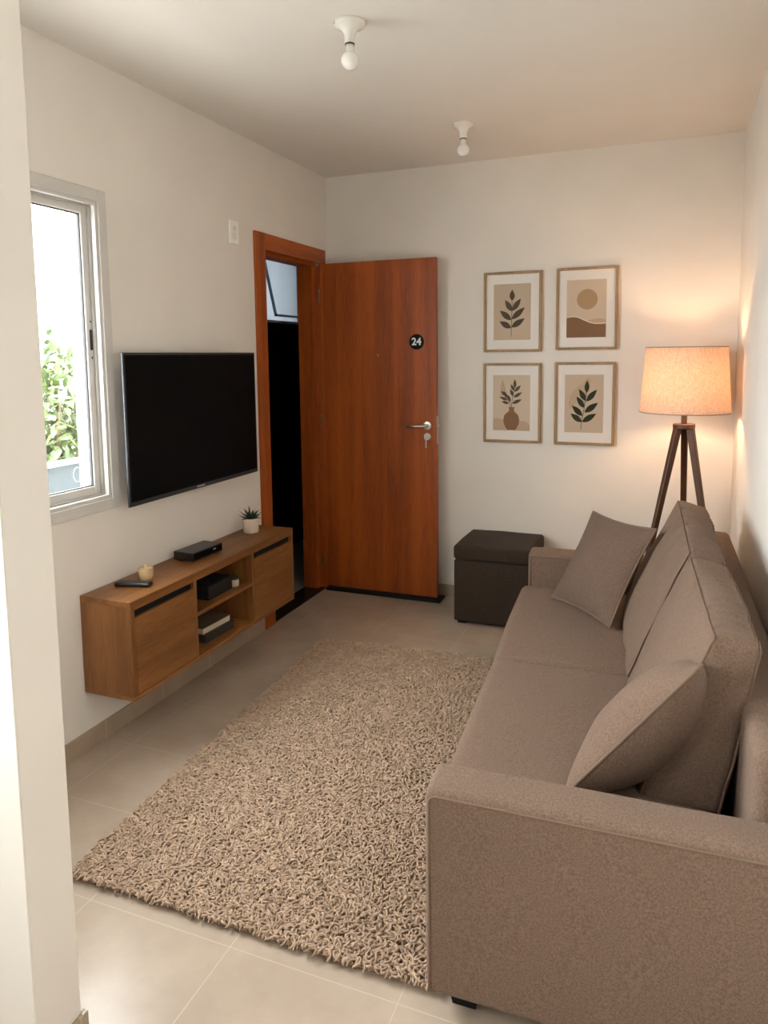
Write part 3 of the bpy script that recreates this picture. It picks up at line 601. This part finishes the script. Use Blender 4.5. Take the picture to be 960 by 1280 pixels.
def back_cushion(c8, seed):
    f = trilinear(c8); hx, hy, hz = .09, .38, .23
    g = lambda p: f(Vector((p.x / hx, p.y / hy, p.z / hz)))
    def rip(p, nr):
        k = 0.
        if nr.z > .3: k += .0060 * noise.noise(Vector((p.x * 6, p.y * 34, seed))) + .004 * noise.noise(Vector((p.x * 4, p.y * 16, seed + 2)))
        if nr.x < -.3: k += .010 * noise.noise(Vector((p.y * 7, p.z * 9, seed + 5))) * 1.0 + .0055 * max(0, p.z / hz) ** 2 * noise.noise(Vector((p.y * 34, p.z * 10, seed)))
        if abs(nr.y) > .6: k += .006 * noise.noise(Vector((p.x * 12, p.z * 10, seed + 8)))
        return k
    b = BM(); softbox(b, (hx, hy, hz), .020, g, (10, 90, 24), 3, (.045, .012, .016), 0, 1, rip)
    c = obj('back_cushion', b, M['fabric'], sofa, True)
    e = .93
    loops = []
    for dx in (-1, 1):
        X = dx * (hx - .0045); P = []
        yy, zz, rr = hy - .006, hz - .006, .03
        for (a, bb) in [(-yy + 2 * yy * i / 80, zz) for i in range(81)]: P.append((X, a, bb))
        for (a, bb) in [(yy, zz - 2 * zz * i / 24) for i in range(1, 25)]: P.append((X, a, bb))
        for (a, bb) in [(yy - 2 * yy * i / 40, -zz) for i in range(1, 41)]: P.append((X, a, bb))
        for (a, bb) in [(-yy, -zz + 2 * zz * i / 24) for i in range(1, 24)]: P.append((X, a, bb))
        def onskin(p):
            q = Vector(p); hh = (hx, hy, hz); bg_ = (.045, .012, .016); gg = [math.cos(min(1, abs(q[i]) / hh[i]) * PI / 2) for i in range(3)]
            for i in range(3):
                o = [gg[k] for k in range(3) if k != i]; q[i] += bg_[i] * (q[i] / hh[i]) * (o[0] * o[1]) ** .6
            n_ = Vector((dx, .0, 0)) + (Vector((0, 0, 1 if p[2] > 0 else -1)) if abs(p[2]) / hz > abs(p[1]) / hy else Vector((0, 1 if p[1] > 0 else -1, 0))); n_.normalize()
            q += n_ * (rip(Vector(p), n_) + .0005); return g(q)
        b = BM(); tube(b, [onskin(p) for p in P], .0036, 6, True)
        obj('piping', b, M['piping'], c, True)
    return c
# corners: front-near-bottom, front-near-top, front-far-bottom, front-far-top, back-...
back_cushion([(2.045, -2.460, .392), (2.213, -2.465, .850), (1.985, -1.790, .392), (2.172, -1.795, .868), (2.240, -2.460, .392), (2.314, -2.465, .830), (2.195, -1.790, .392), (2.286, -1.792, .842)], 1.3)
back_cushion([(1.978, -1.745, .392), (2.172, -1.740, .868), (1.925, -.870, .392), (2.142, -.880, .880), (2.190, -1.745, .392), (2.284, -1.742, .842), (2.150, -.870, .392), (2.256, -.880, .850)], 9.1)
for (u, v) in ((.045, .035), (.045, SL - .085), (SD - .12, .035), (SD - .12, SL - .085)):
    b = BM(); c = [(u, v), (u + .075, v), (u + .075, v + .055), (u, v + .055)]; inset = [(u + .010, v + .008), (u + .066, v + .008), (u + .066, v + .047), (u + .010, v + .047)]
    A = [b.verts.new(sq(*q, .0)) for q in inset]; B = [b.verts.new(sq(*q, .056)) for q in c]
    b.faces.new(A[::-1]); b.faces.new(B)
    for i in range(4): b.faces.new((A[i], A[(i + 1) % 4], B[(i + 1) % 4], B[i]))
    obj('foot', b, M['blackmatte'], sofa)

# ------------------------------------------------------------------ throw pillows
def pillow(origin, e1, e2, w, h, tf, tb, label, seed, mat):
    """origin: middle of the bottom edge, e1 along the bottom edge, e2 up the pillow; front = e1 x e2"""
    o0 = Vector(origin); e1 = Vector(e1).normalized(); e2 = Vector(e2); e2 = (e2 - e1 * e2.dot(e1)).normalized(); nn = e1.cross(e2)
    c0 = o0 + e2 * h / 2
    t = empty('throw_pillow', tuple(o0), label, 'throw pillow', 'throw pillows on the sofa')
    n = 40
    def edge(s, tt):
        a = w / 2 * s * (1 - .075 * (1 - tt * tt)); bb = h / 2 * tt * (1 - .075 * (1 - s * s)); return a, bb
    def pt(s, tt, side):
        a, bb = edge(s, tt)
        k = ((1 - abs(s) ** 2.1) * (1 - abs(tt) ** 2.1)); z = (tf if side > 0 else -tb) * (max(0, k) ** .72)
        z += side * .006 * noise.noise(Vector((s * 2.6, tt * 2.6, seed + side))) * max(0, k) ** .3
        rim = max(abs(s), abs(tt)); along = tt if abs(s) > abs(tt) else s
        z += side * .005 * noise.noise(Vector((along * 9, seed, 3 * rim))) * math.exp(-((rim - .85) / .14) ** 2) * (0 if rim > .995 else 1)
        return c0 + e1 * a + e2 * bb + nn * z
    def sp(i): x = 2 * i / n - 1; return math.sin(x * PI / 2) * .6 + x * .4
    b = BM(); G = {}
    for side in (1, -1):
        for i in range(n + 1):
            for j in range(n + 1):
                rim = i in (0, n) or j in (0, n); key = (i, j, 0 if rim else side)
                if key not in G: G[key] = b.verts.new(pt(sp(i), sp(j), side))
        K = lambda i, j: G[(i, j, 0 if (i in (0, n) or j in (0, n)) else side)]
        for i in range(n):
            for j in range(n):
                q = (K(i, j), K(i + 1, j), K(i + 1, j + 1), K(i, j + 1))
                try: b.faces.new(q if side > 0 else q[::-1])
                except ValueError: pass
    obj('cover', b, M[mat], t, True)
    per = [(-1 + 2 * i / 30, -1) for i in range(30)] + [(1, -1 + 2 * i / 30) for i in range(30)] + [(1 - 2 * i / 30, 1) for i in range(30)] + [(-1, 1 - 2 * i / 30) for i in range(30)]
    b = BM(); tube(b, [pt(s, tt, 1) for s, tt in per], .0045, 8, True); obj('piping', b, M['piping'], t, True)
    return t
A, B_, C_, D_ = Vector((1.615, -1.017, .41)), Vector((1.891, -1.35, .425)), Vector((2.046, -1.194, .80)), Vector((1.77, -.861, .785))
mid = (A + B_) / 2; top = (C_ + D_) / 2
pillow(mid, B_ - A, top - mid, .445, .445, .065, .055, 'grey-brown throw pillow propped against the far armrest beside the ottoman', 4.2, 'pillow')
e2 = Vector((.29, 0, .37)).normalized(); e1 = Vector((-.20, -.94, .22))
pillow(Vector((1.858, -2.575, .408)) - e1.normalized() * .16, e1, e2, .32, .515, .090, .108, 'plump grey-brown throw pillow leaning behind the near armrest', 7.7, 'fabric')

# ------------------------------------------------------------------ ottoman
ot = empty('ottoman', (1.2, -.24, 0), 'dark brown square storage ottoman by the back wall', 'ottoman')
OX0, OX1, OY0, OY1 = .974, 1.418, -.448, -.030
def ob(name, lo, hi, R, n, bulge, na=0.):
    c = [(lo[i] + hi[i]) / 2 for i in range(3)]; h = [(hi[i] - lo[i]) / 2 for i in range(3)]; b = BM()
    softbox(b, h, R, lambda p: Vector(c) + p, n, 4, bulge, na, 7); return obj(name, b, M['ottoman'], ot, True)
ob('body', (OX0 + .003, OY0 + .003, .018), (OX1 - .003, OY1 - .003, .374), .010, (10, 10, 8), (.003, .003, 0))
ob('lid', (OX0, OY0, .378), (OX1, OY1, .458), .018, (12, 12, 3), (.003, .003, .012), .003)
for x in (OX0 + .02, OX1 - .07):
    for y in (OY0 + .02, OY1 - .07):
        b = BM(); box(b, (x, y, 0), (x + .05, y + .05, .022), .003, 1); obj('foot', b, M['blackmatte'], ot)

# ------------------------------------------------------------------ floor lamp
LX, LY = 2.164, -.375
fl = empty('floor_lamp', (LX, LY, 0), 'lit tripod floor lamp with linen drum shade in the corner behind the sofa', 'floor lamp')
b = BM(); lathe(b, [(0, 1.147), (.050, 1.147), (.053, 1.150), (.053, 1.169), (.050, 1.172), (0, 1.172)], (LX, LY, 0), 40); obj('hub', b, M['lampwood'], fl, True, angle=40)
b = BM(); lathe(b, [(0, 1.172), (.014, 1.172), (.014, 1.232), (.011, 1.236), (.011, 1.330), (0, 1.332)], (LX, LY, 0), 24); obj('stem', b, M['lampwood'], fl, True, angle=40)
for (tx, ty), (fx, fy) in (((-.030, -.016), (1.922, -.500)), ((.030, -.016), (2.378, -.462)), ((.004, .030), (2.188, -.090))):
    p1 = Vector((LX + tx, LY + ty, 1.150)); p0 = Vector((fx, fy, 0.0)); d = (p1 - p0).normalized()
    out = Vector((fx - LX, fy - LY, 0)).normalized(); s = d.cross(out).normalized(); o2 = s.cross(d)
    b = BM(); ringsv = []
    for q, k in ((0., .010), (1., .0165)):
        c = p0.lerp(p1, q); ringsv.append([b.verts.new(c + s * a * k + o2 * bb * k) for a, bb in ((-1, -.8), (-.8, -1), (.8, -1), (1, -.8), (1, .8), (.8, 1), (-.8, 1), (-1, .8))])
    for v in ringsv[0]: v.co.z = 0.
    for i in range(8): b.faces.new((ringsv[0][i], ringsv[0][(i + 1) % 8], ringsv[1][(i + 1) % 8], ringsv[1][i]))
    b.faces.new(ringsv[0][::-1]); b.faces.new(ringsv[1]); obj('leg', b, M['lampwood'], fl)
SZ0, SZ1, R0, R1 = 1.232, 1.556, .2155, .191
b = BM(); lathe(b, [(R0, SZ0), (R1, SZ1), (R1 - .003, SZ1), (R0 - .003, SZ0), (R0, SZ0)], (LX, LY, 0), 72); sh = obj('lamp_shade', b, M['shade'], fl, True, angle=40)
for r, z in ((R0, SZ0), (R1, SZ1)):
    b = BM(); tube(b, [(LX + (r - .001) * math.cos(t), LY + (r - .001) * math.sin(t), z) for t in [2 * PI * i / 72 for i in range(72)]], .0028, 8, True); obj('shade_trim', b, M['shadetrim'], sh, True)
b = BM()
for k in range(3):
    t = k * 2 * PI / 3 + .4; tube(b, [(LX + .012 * math.cos(t), LY + .012 * math.sin(t), 1.31), (LX + (R0 - .012) * math.cos(t), LY + (R0 - .012) * math.sin(t), 1.31)], .002, 6)
obj('shade_carrier', b, M['steel'], fl)
M['lit'] = plain('lit_bulb', (1, .9, .75), .3, emit=(1., .66, .39), es=54.)
b = BM(); lathe(b, [(0, 1.33), (.012, 1.332), (.014, 1.35), (.026, 1.375), (.030, 1.395), (.026, 1.415), (.014, 1.428), (0, 1.432)], (LX, LY, 0), 24); obj('bulb', b, M['lit'], fl, True)

# ------------------------------------------------------------------ pictures
def leafpts(x, y, ang, L, wd):
    P = []
    for i in range(13):
        s = i / 12; P.append((s * L, wd * math.sin(PI * s ** .85) * .5))
    for i in range(11, 0, -1):
        s = i / 12; P.append((s * L, -wd * math.sin(PI * s ** .85) * .5))
    ca, sa = math.cos(ang), math.sin(ang); return [(x + a * ca - bb * sa, y + a * sa + bb * ca) for a, bb in P]
def strip(pts, w):
    P = []; Q = []
    for i, (x, y) in enumerate(pts):
        a = pts[max(0, i - 1)]; c = pts[min(len(pts) - 1, i + 1)]; dx, dy = c[0] - a[0], c[1] - a[1]; l = math.hypot(dx, dy); nx, ny = -dy / l * w / 2, dx / l * w / 2
        P.append((x + nx, y + ny)); Q.append((x - nx, y - ny))
    return P + Q[::-1]
def circ(x, y, rx, ry, a0=0., a1=2 * PI, n=48):
    return [(x + rx * math.cos(a0 + (a1 - a0) * i / n), y + ry * math.sin(a0 + (a1 - a0) * i / n)) for i in range(n + (0 if abs(a1 - a0 - 2 * PI) < 1e-6 else 1))]
MATS = ['p_bg', 'p_bg2', 'p_olive', 'p_green', 'p_brown', 'p_tan', 'p_sand', 'p_cream', 'p_dune']
R_ = math.radians
def picture(x0, x1, z0, z1, bg, shapes, label):
    t = empty('framed_print', ((x0 + x1) / 2, 0, z0), label, 'framed picture', 'botanical prints on the back wall')
    f = .0145
    b = BM(); ring(b, 'y', -.024, -.001, x0, x1, z0, z1, f, .0015); obj('frame', b, M['pic'], t)
    b = BM(); box(b, (x0 + .008, -.012, z0 + .008), (x1 - .008, -.004, z1 - .008)); obj('mount', b, M['mat'], t)
    w, h = x1 - x0, z1 - z0; a0, a1, b0, b1 = x0 + .172 * w, x0 + .815 * w, z0 + .150 * h, z1 - .150 * h; pw = a1 - a0; ph = b1 - b0
    b = BM(); fn = lambda a, bb, y: Vector((a0 + a * pw, y, b0 + bb * ph))
    prism(b, [(0, 0), (1, 0), (1, 1), (0, 1)], fn, -.0118, -.0126, MATS.index(bg))
    for k, (m, pts) in enumerate(shapes): prism(b, pts, lambda a, bb, y: Vector((a0 + max(0, min(1, a)) * pw, y, b0 + max(0, min(1, bb)) * ph)), -.0124, -.0128 - .00012 * k, MATS.index(m))
    obj('art_print', b, [M[k] for k in MATS], t)
def asp(pts, c, k=.70):   # keep round things round on the taller-than-wide sheet
    return [(c[0] + (x - c[0]), c[1] + (y - c[1]) * k) for x, y in pts]
def L_(m, x, y, deg, L, wd): return (m, asp(leafpts(x, y, R_(deg), L, wd), (x, y)))
P = [(d['x0'], d['x1'], d['z0'], d['z1']) for d in [dict(x0=1.0416, x1=1.3844, z0=1.545, z1=2.0136), dict(x0=1.468, x1=1.8083, z0=1.552, z1=2.0172), dict(x0=1.0397, x1=1.3859, z0=1.003, z1=1.4787), dict(x0=1.4648, x1=1.8028, z0=1.002, z1=1.4814)]]
m = 'p_olive'
picture(*P[0], 'p_bg', [(m, strip([(.48, .06), (.485, .3), (.50, .55), (.50, .68)], .014)), L_(m, .50, .70, 90, .28, .14), L_(m, .49, .515, 122, .34, .14), L_(m, .505, .52, 53, .38, .14), L_(m, .48, .355, 141, .40, .15), L_(m, .49, .37, 40, .46, .15), L_(m, .475, .215, 151, .36, .15), L_(m, .485, .225, 32, .42, .15)], 'framed print of one olive leaf sprig, upper left of the four')
dune = [(0, 0), (1, 0), (1, .235)] + [(1 - i / 20, .235 + .115 * (math.sin((i / 20) * PI * .82 - .35) + .34) * .76 + .02 * math.sin(i * .7) * .2) for i in range(1, 20)] + [(0, .345)]
picture(*P[1], 'p_bg2', [('p_tan', asp(circ(.52, .66, .26, .26), (.52, .66), .68)), ('p_sand', [(.5, .15), (1, .15), (1, .305), (.93, .315), (.85, .327), (.76, .328), (.66, .315), (.55, .29)]), ('p_cream', strip([(.0, .352), (.16, .368), (.30, .353), (.44, .305), (.58, .262), (.72, .240), (.86, .236), (1, .245)], .018)), ('p_dune', [(0, 0), (1, 0), (1, .236), (.86, .228), (.72, .232), (.58, .254), (.44, .297), (.30, .345), (.16, .360), (.0, .345)])], 'framed print of a tan sun over brown dunes')
vase = [(.43, .425), (.58, .425), (.585, .41), (.575, .40), (.575, .345)] + [(x, y) for x, y in [(.62, .325), (.69, .275), (.715, .20), (.70, .12), (.65, .05), (.60, .012)]] + [(.40, .012), (.35, .05), (.30, .12), (.285, .20), (.31, .275), (.38, .325), (.435, .345), (.435, .40), (.425, .41)]
picture(*P[2], 'p_bg2', [('p_sand', circ(.12, 0, .30, .22, 0, PI)), ('p_sand', circ(.80, 0, .24, .18, 0, PI)), ('p_sand', [(.20, .62), (.30, .64), (.33, .72), (.30, .84), (.25, .92), (.20, .80)]),
    (m, strip([(.50, .42), (.53, .60), (.59, .80)], .012)), (m, strip([(.49, .42), (.44, .52), (.36, .62)], .012)),
    L_(m, .595, .77, 92, .22, .085), L_(m, .575, .72, 120, .19, .08), L_(m, .58, .70, 45, .24, .085), L_(m, .55, .62, 115, .20, .085), L_(m, .56, .60, 30, .26, .085), L_(m, .52, .49, 22, .28, .09), L_(m, .47, .52, 112, .20, .075), L_(m, .38, .58, 112, .20, .07), L_(m, .36, .62, 135, .19, .075), L_(m, .40, .55, 160, .24, .075), L_(m, .43, .49, 165, .20, .075),
    ('p_brown', vase)], 'framed print of a brown vase holding leafy stems')
g = 'p_green'
picture(*P[3], 'p_bg', [('p_sand', [(.10, .50), (.14, .40), (.30, .52), (.60, .70), (.68, .92), (.60, .96), (.48, .86), (.30, .78), (.16, .66)]), (g, strip([(.43, .05), (.44, .16), (.50, .38), (.54, .58), (.57, .72)], .014)), L_(g, .568, .69, 88, .31, .125), L_(g, .55, .55, 122, .34, .13), L_(g, .56, .54, 47, .40, .14), L_(g, .51, .43, 126, .34, .13), L_(g, .52, .35, 35, .42, .15), L_(g, .47, .29, 138, .38, .14), L_(g, .455, .185, 146, .36, .14), L_(g, .46, .185, 30, .42, .145)], 'framed print of a dark green leaf sprig, nearest the lamp')

# ------------------------------------------------------------------ light
wd = bpy.data.worlds.new('overcast'); S.world = wd; wd.use_nodes = True
nt = wd.node_tree; nt.nodes.clear(); ow = nt.nodes.new('ShaderNodeOutputWorld'); bg = nt.nodes.new('ShaderNodeBackground')
bg.inputs[0].default_value = (.985, .99, 1., 1); bg.inputs[1].default_value = 7.; nt.links.new(bg.outputs[0], ow.inputs[0])
def portal(name, loc, rot, sx, sy):
    l = bpy.data.lights.new(name, 'AREA'); l.shape = 'RECTANGLE'; l.size = sx; l.size_y = sy; l.cycles.is_portal = True
    o = bpy.data.objects.new(name, l); COL.objects.link(o); o.location = loc; o.rotation_euler = rot
portal('window_daylight', (-.13, (WIN[0] + WIN[1]) / 2, (WIN[2] + WIN[3]) / 2), (0, -PI / 2, 0), WIN[3] - WIN[2], WIN[1] - WIN[0])
portal('added_daylight', (-.13, (FILLWIN[0] + FILLWIN[1]) / 2, (FILLWIN[2] + FILLWIN[3]) / 2), (0, -PI / 2, 0), FILLWIN[3] - FILLWIN[2], FILLWIN[1] - FILLWIN[0])  # portal of the added, unseen window

# ------------------------------------------------------------------ camera
cam = bpy.data.cameras.new('camera'); co = bpy.data.objects.new('camera', cam); COL.objects.link(co); S.camera = co
r = Vector((0.9300274, 0.3673185, -0.0112296)); u = Vector((-0.0284869, 0.1025251, 0.9943224)); f = Vector((-0.3663843, 0.9244273, -0.1058149))
mw = Matrix((r, u, -f)).transposed().to_4x4(); mw.translation = (2.0979, -4.3128, 1.5302); co.matrix_world = mw
cam.sensor_fit = 'VERTICAL'; cam.sensor_height = 36.; cam.lens = 903.567 / 1280 * 36.
cam.shift_x = -1.1925 / 1280; cam.shift_y = -99.1366 / 1280; cam.clip_start = .05
S.view_settings.view_transform = 'Standard'; S.view_settings.look = 'None'; S.view_settings.gamma = 1.; S.view_settings.use_curve_mapping = False
S.view_settings.exposure = 1.98
